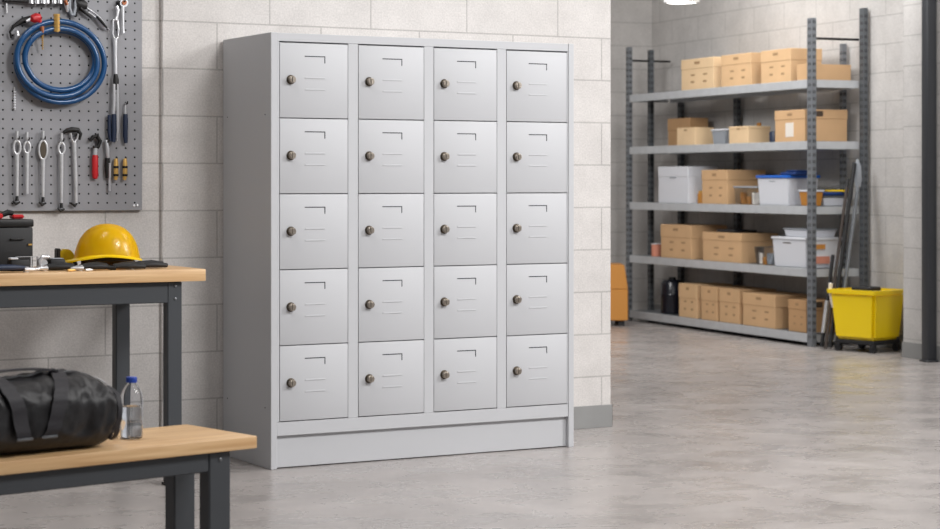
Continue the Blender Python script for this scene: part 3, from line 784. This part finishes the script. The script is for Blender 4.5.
# supports under the hat
t, c = small_case('chisel_case', 'flat black case under the back of the hard hat', 'case', 84, 132, .29, .09, .030, M['rubber'])
t, c = small_case('folding_knife', 'black folding knife behind the thick gripped black pliers', 'knife', 143, 158, .36, .03, .016, M['rubber'])
bm = B(); box(bm, (sx(145, .36, c), -.004, .0165), (sx(157, .36, c), .004, .019)); obj('blade', bm, M['chrome'], t)
for px, lab in ((71, 'small brass screw bit lying under the peak of the hard hat'), (88.5, 'bright tipped bit lying between the two black pliers')):
    t = onwb('screw_bit', lab, 'tool bit', px, .045, 'loose bits on the worktop')
    bm = B(); tube(bm, [(-.012, 0, .005), (.010, .004, .005), (.02, .006, .005)], [.005, .005, .002], 8); obj('bit_body', bm, M['brass'] if px < 80 else M['chrome'], t)
t = onwb('wood_file', 'brown wooden file handle at the left edge of the worktop', 'file', 2, .21)
bm = B(); tube(bm, [(-.08, 0, .012), (-.03, 0, .013), (.02, 0, .012)], [.012, .013, .008], 14); obj('handle', bm, M['copper'], t, 60)
bm = B(); box(bm, (.0205, -.008, .009), (.05, .008, .013)); obj('file_blade', bm, M['steel'], t)

# ------------------------------------------------------------------ storage rack
SH = [.09, .557, 1.005, 1.472, 1.912]; BT = .062
rk = thing('storage_rack', 'tall grey slotted steel rack with five long shelves', 'rack', RK.w(0, 0), RK.r)
def post(x, y, h, wide=.05, m='galv_dark'):
    bm = B(); d = .036
    box(bm, (x-wide/2, y, 0), (x+wide/2, y+.004, h), bev=.001); box(bm, (x+wide/2-.004, y+.0042, 0), (x+wide/2, y+d, h))
    box(bm, (x-wide/2, y+.0042, 0), (x-wide/2+.004, y+d, h))
    b2 = B(); z = .06
    while z < h-.03:
        for q in (-.011, .011): box(b2, (x+q-.005, y-.0006, z), (x+q+.005, y+.001, z+.022))
        for q in (.012, .026): box(b2, (x+wide/2-.0005, y+q-.004, z), (x+wide/2+.0006, y+q+.004, z+.022))
        z += .05
    p = obj2('post', bm, M[m], b2, M['hole'], rk)
    return p
e = .026
bx_ = RD-.015
post(e-.005, -.018, 2.32); post(RL-.02, -.018, 2.349, .066)
post(e, RD*.46, 2.30, .05, 'postdark'); post(RK.u(841, bx_), bx_, 2.19, .04)
post(RK.u(679, bx_), bx_, 1.94, .06, 'postdark'); post(RK.u(861.5, bx_), bx_, 2.43, .058, 'postdark')
post(RK.u(735, bx_), bx_, 1.9, .06, 'postdark')
for z in SH:
    bm = B()
    x0, x1 = .0, RL
    box(bm, (x0+.052, -.012, z-BT), (x1-.056, -.002, z), bev=.002)                 # front beam
    box(bm, (x0+.052, RD-.03, z-BT), (x1-.056, RD-.02, z))                         # back beam
    box(bm, (x1-.010, .03, z-BT+.004), (x1-.002, RD-.02, z-.003)); box(bm, (x0+.002, .03, z-BT+.004), (x0+.010, RD-.02, z-.003))
    s = obj('shelf', bm, M['galv'], rk, 0)
    obj('shelf_deck', bx((x0+.054, -.0015, z-.014), (x1-.058, RD-.031, z-.001)), M['galv_dark'], s, 0)
for x in (.02, RL-.02):
    bm = B(); tube(bm, [(x, .02, 2.205), (x, RD-.01, 2.205)], .009, 8); obj('cross_bar', bm, M['blackm'], rk)

def onrack(name, label, cat, px, si, v=.01, grp=None, z=0.):
    u = RK.u(px, v); return thing(name, label, cat, RK.w(u, v, SH[si]+z), RK.r, grp)
def wid(px0, px1, v): return RK.u(px1, v)-RK.u(px0, v)
def hgt(px, rows, v=.01):
    u = RK.u(px, v); d = RK.w(u, v).y; return rows*d/F
def carton(label, si, px0, px1, rows, v=.012, dep=.33, lid=.3, m=0, grp='cardboard boxes on the storage rack', marks=2, lbl=None, z=0., tape=False):
    t = onrack('cardboard_box', label, 'box', px0, si, v, grp, z)
    w = wid(px0, px1, v); h = hgt((px0+px1)/2, rows, v)
    lh = h*lid; c = CART[m]
    body = bx((.003, .003, 0), (w-.003, dep-.003, h-lh*.5), bev=.002)
    if lid: obj('lid', bx((0, 0, h-lh), (w, dep, h), bev=.003), c, t, 0)
    bm = B()
    y = -.0008
    if marks >= 1:
        box(bm, (w*.42, y, h*.82), (w*.58, y+.001, h*.9))
    if marks >= 2:
        for q in (.3, .68): box(bm, (w*q, y+.003, h*.22), (w*(q+.1), y+.0042, h*.28)); box(bm, (w*q, y+.003, h*.45), (w*(q+.12), y+.0042, h*.5))
    obj2('box_body', body, c, bm, M['ink'], t)
    if lbl: obj('paper_label', bx((w*lbl[0], y+.002, h*lbl[1]), (w*lbl[2], y+.0042, h*lbl[3])), M['paper'], t, 0)
    if tape: obj('tape', bx((w+.0002, dep*.25, h*.78), (w+.001, dep*.42, h*.95)), M['inkd'], t, 0)
    return t, w, h
# top shelf
carton('lidded cardboard box, leftmost of three on the top shelf', 4, 681, 713.5, 31, lid=.33, m=3)
carton('lidded cardboard box, middle one of three on the top shelf', 4, 721, 751, 32, lid=.33, m=0)
carton('lidded cardboard box, rightmost and tallest looking on the top shelf', 4, 760.5, 790.5, 33, lid=.36, m=0, dep=.27)
t = onrack('open_tray', 'low open cardboard tray beside the right post on the top shelf', 'tray', 797, 4, .012, 'cardboard boxes on the storage rack')
w = wid(797, 808, .012); h = .115
bm = B(); th = .004
box(bm, (0, 0, 0), (w, .36, .004)); box(bm, (0, 0, .0042), (w, th, h)); box(bm, (0, .36-th, .0042), (w, .36, h)); box(bm, (0, th+.0002, .0042), (th, .3598-th, h)); box(bm, (w-th, th+.0002, .0042), (w, .3598-th, h))
obj('tray_body', bm, CART[1], t, 0)
bm = B(); prism(bm, [(0, 0), (.01, 0), (.01, .1), (0, .1)], 0, .001); bm.free()
# second shelf from the top
carton('deep brown cardboard box at the back left of the second shelf', 3, 667.5, 690, 28, .20, .17, .45, 2, marks=0)
carton('small pale cardboard box in front of the deep brown box, second shelf', 3, 676.5, 694.5, 17.5, .01, .18, .0, 3, marks=1)
carton('small pale open cardboard box in the middle of the second shelf', 3, 728.5, 748, 17, .01, .2, .15, 3, marks=1)
carton('large lidded cardboard box with white label at the right of the second shelf', 3, 774.5, 805, 31.5, .01, .36, .3, 1, marks=1, lbl=(.36, .15, .62, .6), tape=True)
def tub(name, label, cat, si, px0, px1, rows, v, dep, m, lidm=None, goods=None, grp=None, z=0., taper=.012, lidh=.014, over=.006):
    t = onrack(name, label, cat, px0, si, v, grp, z); w = wid(px0, px1, v); h = hgt((px0+px1)/2, rows, v)
    bm = B(); frustum(bm, (taper, taper, w-taper, dep-taper), (0, 0, w, dep), 0, h-(lidh if lidm else 0), .004); obj('tub_body', bm, m, t, 30)
    if lidm:
        bm = B(); box(bm, (-over, -over, h-lidh+.0005), (w+over, dep+over, h), bev=.004, seg=2); obj('lid', bm, lidm, t, 30)
    if goods:
        for i in range(3):
            x = w*(.24+.26*i)
            bm = B(); lathe(bm, [(.1, 0), (.1, 1)], seg=14)
            r = min(w*.12, dep*.2)
            for v_ in bm.verts: v_.co = Vector((v_.co.x*r*10+x, v_.co.y*r*10+dep*.35, .006+v_.co.z*(h*.62-.03*(i % 2))))
            obj('jar', bm, goods[i % len(goods)], t, 30)
    return t, w, h
tub('plastic_tub', 'small grey blue tub with pale lid, second shelf', 'tub', 3, 711.5, 724.5, 15, .02, .16, M['greyp'], M['white'])
t = onrack('paint_tin', 'small dark blue tin beside the large labelled box, second shelf', 'tin', 769.5, 3, .05)
bm = B(); lathe(bm, [(.045, 0), (.045, .075), (.04, .082)], (0, .05, 0), 24); obj('tin_body', bm, M['navy'], t, 40)
bm = B(); tube(bm, [(-.02, .05, .082), (0, .05, .10), (.02, .05, .082)], .003, 8); obj('wire_handle', bm, M['steel'], t)
t = onrack('spray_bottle', 'brown spray bottle standing behind the pale open box', 'bottle', 754, 3, .25)
bm = B(); lathe(bm, [(.035, 0), (.035, .09), (.014, .12), (.012, .14)], (0, .05, 0), 20); obj('bottle_body', bm, M['amber'], t, 40)
bm = B(); box(bm, (-.03, .04, .1405), (.014, .06, .165), bev=.004); obj('sprayer', bm, M['amber'], t, 40)
# third shelf
t, w, h = carton('white lidded storage box at the left of the third shelf', 2, 658, 688, 36.5, .01, .28, .28, 0, None, marks=0)
for o in children(t): o.data.materials[0] = M['white']
t.name = 'storage_box'
bm = B(); box(bm, (w*.4, -.001, h*.68), (w*.6, .0035, h*.715)); obj('hand_slot', bm, M['greyp'], t)
t = onrack('jar', 'small amber jar between the white box and brown box, third shelf', 'jar', 697.5, 2, .06)
bm = B(); lathe(bm, [(.04, 0), (.04, .075), (.03, .085)], (0, .045, 0), 20); obj('jar_body', bm, M['amber'], t, 40)
bm = B(); lathe(bm, [(.032, .0855), (.032, .102)], (0, .045, 0), 20); obj('lid', bm, M['brass'], t, 40)
carton('tall cardboard box with white strip on its lid, third shelf', 2, 701.5, 727, 34, .01, .345, .3, 1, marks=2, lbl=(.35, .76, .98, .92))
tub('clear_bin', 'clear plastic bin of amber jars on the third shelf', 'bin', 2, 734, 756, 18.5, .01, .18, M['bin'], M['greyp'], (M['amber'], M['amber'], M['paper']), taper=.01)
t, w, h = tub('storage_tub', 'white plastic tub with bright blue lid on the third shelf', 'tub', 2, 757.5, 788, 30, .01, .26, M['white'], M['blue'], lidh=.022, over=.01)
obj('hand_slot', bx((w*.38, .001, h*.78), (w*.58, .006, h*.81)), M['greyp'], t)
t = onrack('cloth', 'folded dark blue cloth lying on the blue lidded tub', 'cloth', 780, 2, .02, z=h+.001)
bm = B(); box(bm, (0, 0, 0), (.2, .2, .022), bev=.009, seg=3); box(bm, (.03, .03, .0225), (.18, .17, .036), bev=.006, seg=2); obj('folded_cloth', bm, M['darkblue'], t, 60)
tub('plastic_tub', 'small amber tub with white lid next to the front post, third shelf', 'tub', 2, 799, 809, 16, .015, .12, M['amber'], M['white'])
t = onrack('tray', 'white tray with yellow rim at the right end of third shelf', 'tray', 810.5, 2, .14)
xx = RL-RK.u(810.5, .14)-.065
bm = B(); frustum(bm, (-.05, .01, xx-.03, .2), (-.06, 0, xx-.02, .21), .0, .06, .004); obj('tray_body', bm, M['white'], t, 30)
bm = B(); box(bm, (-.065, -.004, .0605), (xx-.015, .214, .072), bev=.003); obj('lid', bm, M['postdark'], t, 30)
bm = B(); box(bm, (-.05, .0, .0725), (xx-.03, .19, .10), bev=.01, seg=2); obj('folded_cloth', bm, M['darkblue'], t, 60)
bm = B(); box(bm, (-.065, .16, .101), (xx-.015, .214, .115), bev=.003); obj('rim', bm, M['yellow'], t, 30)
# fourth shelf
t = onrack('tin_can', 'small salmon coloured tin beside the left post, fourth shelf', 'tin', 651.5, 1, .02)
bm = B(); lathe(bm, [(.045, 0), (.045, .1)], (0, .05, 0), 24); obj('tin_body', bm, M['salmon'], t, 40)
bm = B(); lathe(bm, [(.047, .1002), (.047, .106), (.04, .107)], (0, .05, 0), 24); obj('lid', bm, M['white'], t, 40)
carton('tall lidded cardboard box at the left of the fourth shelf', 1, 660.5, 691, 33.5, .01, .33, .38, 1)
t, w, h = carton('wide lidded cardboard box in the middle of the fourth shelf', 1, 702.5, 741, 29, .01, .33, .27, 1, lbl=None)
t = onrack('folder', 'flat black folder lying on the wide box, fourth shelf', 'folder', 716, 1, .1, z=h+.0015)
bm = B(); box(bm, (0, .0, 0), (.3, .2, .008), bev=.002); obj('cover', bm, M['black'], t); obj('pages', bx((.005, .003, .0085), (.295, .197, .02)), M['drum'], t)
tub('clear_bin', 'small clear bin of mixed fittings beside the white bin, fourth shelf', 'bin', 1, 754, 769.5, 18, .01, .14, M['bin'], None, (M['paper'], M['amber'], M['greyp']), taper=.014)
t, w, h = tub('storage_tub', 'large white plastic tub with white lid at right of fourth shelf', 'tub', 1, 772.5, 806, 30, .01, .3, M['white'], M['white'], lidh=.02, over=.008)
obj('hand_slot', bx((w*.32, .0005, h*.78), (w*.55, .006, h*.82)), M['inkd'], t)
obj('orange_sticker', bx((w-.002, .06, h*.62), (w+.0035, .16, h*.78)), M['orange'], t); obj('orange_sticker', bx((w-.006, .05, h*.14), (w-.001, .2, h*.38)), M['salmon'], t)
t, w2, h2 = tub('storage_tub', 'flat pale grey tub stacked on the large white tub', 'tub', 1, 784, 807, 8.5, .05, .25, M['white'], M['greyp'], lidh=.012, z=h+.001)
# bottom shelf
t = onrack('drum', 'glossy black round canister at the left of the bottom shelf', 'canister', 660.5, 0, .02)
bm = B(); lathe(bm, [(.085, 0), (.096, .01), (.096, .15), (.10, .16), (.096, .17), (.094, .25), (.075, .275), (.05, .28)], (0, .11, 0), 36); obj('drum_body', bm, M['drum'], t, 40)
bm = B(); lathe(bm, [(.03, .2802), (.03, .30)], (0, .11, 0), 16); obj('lid', bm, M['black'], t, 40)
bm = B(); 
for k in range(8):
    a0 = math.radians(215+k*8); a1 = math.radians(215+k*8+8); r = .0975
    vs = [bm.verts.new((r*math.cos(a), .11+r*math.sin(a), z)) for a, z in ((a0, .03), (a1, .03), (a1, .13), (a0, .13))]; bm.faces.new(vs)
bmesh.ops.remove_doubles(bm, verts=list(bm.verts), dist=.0001); bmesh.ops.solidify(bm, geom=list(bm.faces), thickness=.001)
obj('paper_label', bm, M['lock_dark'], t, 40)
carton('narrow lidded cardboard box next to the black canister, bottom shelf', 0, 678.5, 696.5, 33.5, .01, .33, .42, 0)
carton('narrow lidded cardboard box, second from left on bottom shelf', 0, 701, 717, 33.5, .01, .33, .42, 1)
carton('lidded cardboard box, third from left on the bottom shelf', 0, 719, 739, 34, .01, .33, .4, 1)
carton('wide lidded cardboard box, fourth from left on the bottom shelf', 0, 742.5, 775, 33, .01, .33, .36, 1)
carton('cardboard box with dark tape by the front post, bottom shelf', 0, 788, 806, 32, .02, .33, .3, 2, lbl=(.12, .8, .75, .92), tape=True)

# ------------------------------------------------------------------ orange cabinet left of the rack
CB = Frame(.98, 16.3, 1)
w0 = CB.u(628)
cb = thing('small_cabinet', 'orange low cabinet partly hidden behind the end of the wall', 'cabinet', CB.w(w0, 0), CB.r)
bm = B(); box(bm, (-.48, 0, .045), (0, .4, .30), bev=.006); obj('cabinet_body', bm, M['orange'], cb, 30)
bm = B(); frustum(bm, (-.48, 0, 0, .4), (-.48, .0, -.03, .4), .302, .50, .004); obj('cabinet_top', bm, M['orange'], cb, 30)
for x in (-.44, -.05):
    for y in (.05, .35):
        obj('foot', bx((x-.025, y-.025, 0), (x+.025, y+.025, .0445)), M['black'], cb)

# ------------------------------------------------------------------ mop bucket
bc = thing('mop_bucket', 'yellow plastic mop bucket on black wheeled base beside the rack', 'bucket', (2.772, 13.95, 0), math.radians(-49))
bw, bd = .168, .15
bm = B(); frustum(bm, (-bw, -bd, bw, bd), (-bw-.028, -bd-.028, bw+.028, bd+.028), .085, .415, .02)
# open top: inner well
t2 = bmesh.new(); t2.free()
body = obj('bucket_body', bm, M['bucket'], bc, 40)
bmf = bmesh.new(); bmf.from_mesh(body.data)
topf = [f for f in bmf.faces if f.normal.z > .9 and f.calc_center_median().z > .41]
bmesh.ops.delete(bmf, geom=topf, context='FACES'); bmesh.ops.solidify(bmf, geom=list(bmf.faces), thickness=.004)
bmf.to_mesh(body.data); bmf.free()
bm = B(); rr = []
for (ex, z) in ((.022, .405), (.045, .403), (.048, .43), (.024, .432), (.022, .405)):
    X, Y = bw+ex, bd+ex; c = .03; ring = []
    for sxn, syn, a0 in ((1, 1, 0), (-1, 1, 90), (-1, -1, 180), (1, -1, 270)):
        for q in range(5):
            a = math.radians(a0+q*22.5); ring.append(bm.verts.new((sxn*(X-c)+c*math.cos(a), syn*(Y-c)+c*math.sin(a), z)))
    rr.append(ring)
for i in range(len(rr)-1):
    n = len(rr[0])
    for k in range(n): bm.faces.new((rr[i][k], rr[i][(k+1) % n], rr[i+1][(k+1) % n], rr[i+1][k]))
obj('rim', bm, M['bucket'], bc, 40)
bm = B(); box(bm, (-.13, -.02, .37), (.04, .11, .446), bev=.01); obj('wringer', bm, M['black'], bc, 30)['label'] = 'black wringer set inside the rim'
bm = B(); tube(bm, [(-bw-.02, -bd+.01, .30), (-bw-.04, -bd, .42), (-bw-.035, -bd+.0, .47)], [.012, .014, .016], 12); obj('wringer_handle', bm, M['paper'], bc, 50)['label'] = 'pale yellow lever handle'
bm = B()
box(bm, (-bw, -bd, .055), (bw, -bd+.03, .083), bev=.004); box(bm, (-bw, bd-.03, .055), (bw, bd, .083), bev=.004)
box(bm, (-bw, -bd+.0302, .055), (-bw+.03, bd-.0302, .083), bev=.004); box(bm, (bw-.03, -bd+.0302, .055), (bw, bd-.0302, .083), bev=.004)
obj('base_frame', bm, M['black'], bc, 30)
for sxn in (-1, 1):
    for syn in (-1, 1):
        bm = B(); x, y = sxn*(bw-.02), syn*(bd-.02)
        lathe(bm, [(.026, -.014), (.026, .014)], (x, y, .0265), 20, 'y'); box(bm, (x-.018, y-.02, .03), (x+.018, y+.02, .056), bev=.003); obj('caster', bm, M['rubber'], bc, 40)

# ------------------------------------------------------------------ cleaning poles leaning on the rack end
def on(px, py, d): return Vector(((px-470)/F*d, d, H-(py-HZ)*d/F))
def pole(name, label, cat, p0, p1, r, m, grp='cleaning poles leaning on the rack end'):
    p0 = Vector(p0); p1 = Vector(p1)
    t = thing(name, label, cat, p0, 0, grp)
    bm = B(); tube(bm, [(0, 0, 0), p1-p0], r, 12); obj('pole', bm, M[m], t, 60); return t, p1-p0
a = on(836.5, 349, 14.08); a.z = .02; b = on(858, 187, 14.30)
t, q = pole('mop', 'silver handled mop leaning against the rack with grey head up', 'mop', a, b, .014, 'galv_dark')
bm = B(); tube(bm, [q*1.0, q+Vector((.0, 0, .05)), q+Vector((0, 0, .14)), q+Vector((-.005, 0, .2))], [.018, .028, .024, .008], 14, .7); obj('mop_head', bm, M['greyp'], t, 50)
a = on(830, 349, 14.05); a.z = .016; b = on(854.5, 163, 14.28)
t, q = pole('broom', 'black handled broom leaning left of the silver mop', 'broom', a, b, .015, 'black')
bm = B(); tube(bm, [q*.8, q*.86], [.019, .019], 12); obj('collar', bm, M['rubber'], t)
a = on(821.5, 347.5, 14.12); a.z = .014; b = on(833, 255, 14.22)
t, q = pole('squeegee', 'short black squeegee handle leaning by the foot of the rack', 'squeegee', a, b, .013, 'black')
bm = B(); tube(bm, [q*.15, q*.5], [.0165, .0165], 12); obj('grip', bm, M['steel'], t)
a = on(825.5, 349, 13.99); a.z = .012; b = on(847.5, 182, 14.2)
t, q = pole('dustpan_pole', 'thin brown wooden pole leaning between broom and rack', 'pole', a, b, .011, 'brownpole')
bm = B(); tube(bm, [q*.97, q*1.02], [.013, .013], 12); obj('cap', bm, M['rubber'], t)

# ------------------------------------------------------------------ ceiling lights, daylight and added fill
def panel_light(label, x, y, z, sx_, sy_, rz, grp, ceil_z=4.9):
    t = thing('pendant_light', label, 'light', (x, y, z), rz, grp)
    bm = B(); box(bm, (-sx_/2, -sy_/2, .004), (sx_/2, sy_/2, .05), bev=.004); obj('housing', bm, M['white_metal'], t, 30)
    obj('diffuser', bx((-sx_/2+.02, -sy_/2+.02, 0), (sx_/2-.02, sy_/2-.02, .0038)), M['lamp'], t, 0)
    for sgn in (-1, 1):
        bm = B(); tube(bm, [(sgn*sx_*.35, 0, .0502), (sgn*sx_*.35, 0, ceil_z-z)], .003, 6); obj('cable', bm, M['steel'], t)
    return t
lp = on(683, 2.0, 15.0)
panel_light('white panel light hanging above the storage rack', lp.x, 15.1, lp.z, .22, .16, RK.r+.5, None)

def area(name, loc, target, size, power, col=(1, .97, .94), spread=PI, sy=None):
    l = bpy.data.lights.new(name, 'AREA'); l.shape = 'RECTANGLE' if sy else 'SQUARE'; l.size = size
    if sy: l.size_y = sy
    l.energy = power; l.color = col; l.spread = spread
    o = bpy.data.objects.new(name, l); COL.objects.link(o); o.location = loc
    d = Vector(target)-Vector(loc); o.rotation_euler = d.to_track_quat('-Z', 'Y').to_euler()
    return o
DL = (1, .99, .985)
area('high_window_daylight', (3.0, 4.2, 4.6), (.2, 8.6, .9), 1.6, 142, DL, math.radians(120))
area('side_window_daylight', (6.0, 6.8, 4.0), (-.3, 8.6, .9), 1.6, 108, DL, math.radians(110))
area('ceiling_lamp_right', (2.6, 9.6, 4.7), (2.6, 9.6, 0), 2.4, 60, DL, sy=1.2)
area('store_side_light', (-.1, 13.2, 3.1), (2.0, 15.6, 1.2), 1.4, 47, DL, math.radians(140), 1.0)  # unseen source, set left and below the ceiling to light the box fronts
area('ceiling_lamp_aisle', (3.2, 12.2, 4.7), (3.0, 12.6, 0), 1.6, 95, DL, sy=1.2)
area('store_fill', (2.1, 13.4, 3.1), (2.2, 13.7, 0), 1.4, 22, DL, sy=.6)  # unseen fill added to brighten bucket and pillar; no fixture hangs here
area('left_fill', (-1.6, 6.0, 4.6), (-1.4, 6.8, 0), .6, 42, DL, sy=1.6)  # unseen fill added for the hard hat, worktop and locker side
area('rack_wall_fill', RK.w(2.0, -.5, 3.3), RK.w(1.9, .45, 2.2), .9, 8, (1, .98, .96), math.radians(130), .3)  # unseen fill added to brighten the wall above the rack

w = bpy.data.worlds.new('world'); S.world = w; w.use_nodes = True
w.node_tree.nodes['Background'].inputs['Color'].default_value = (.95, .97, 1, 1)
w.node_tree.nodes['Background'].inputs['Strength'].default_value = .27
vs = S.view_settings; vs.view_transform = 'Standard'; vs.look = 'None'; vs.gamma = 1; vs.use_curve_mapping = False; vs.exposure = 0
S.cycles.use_denoising = True
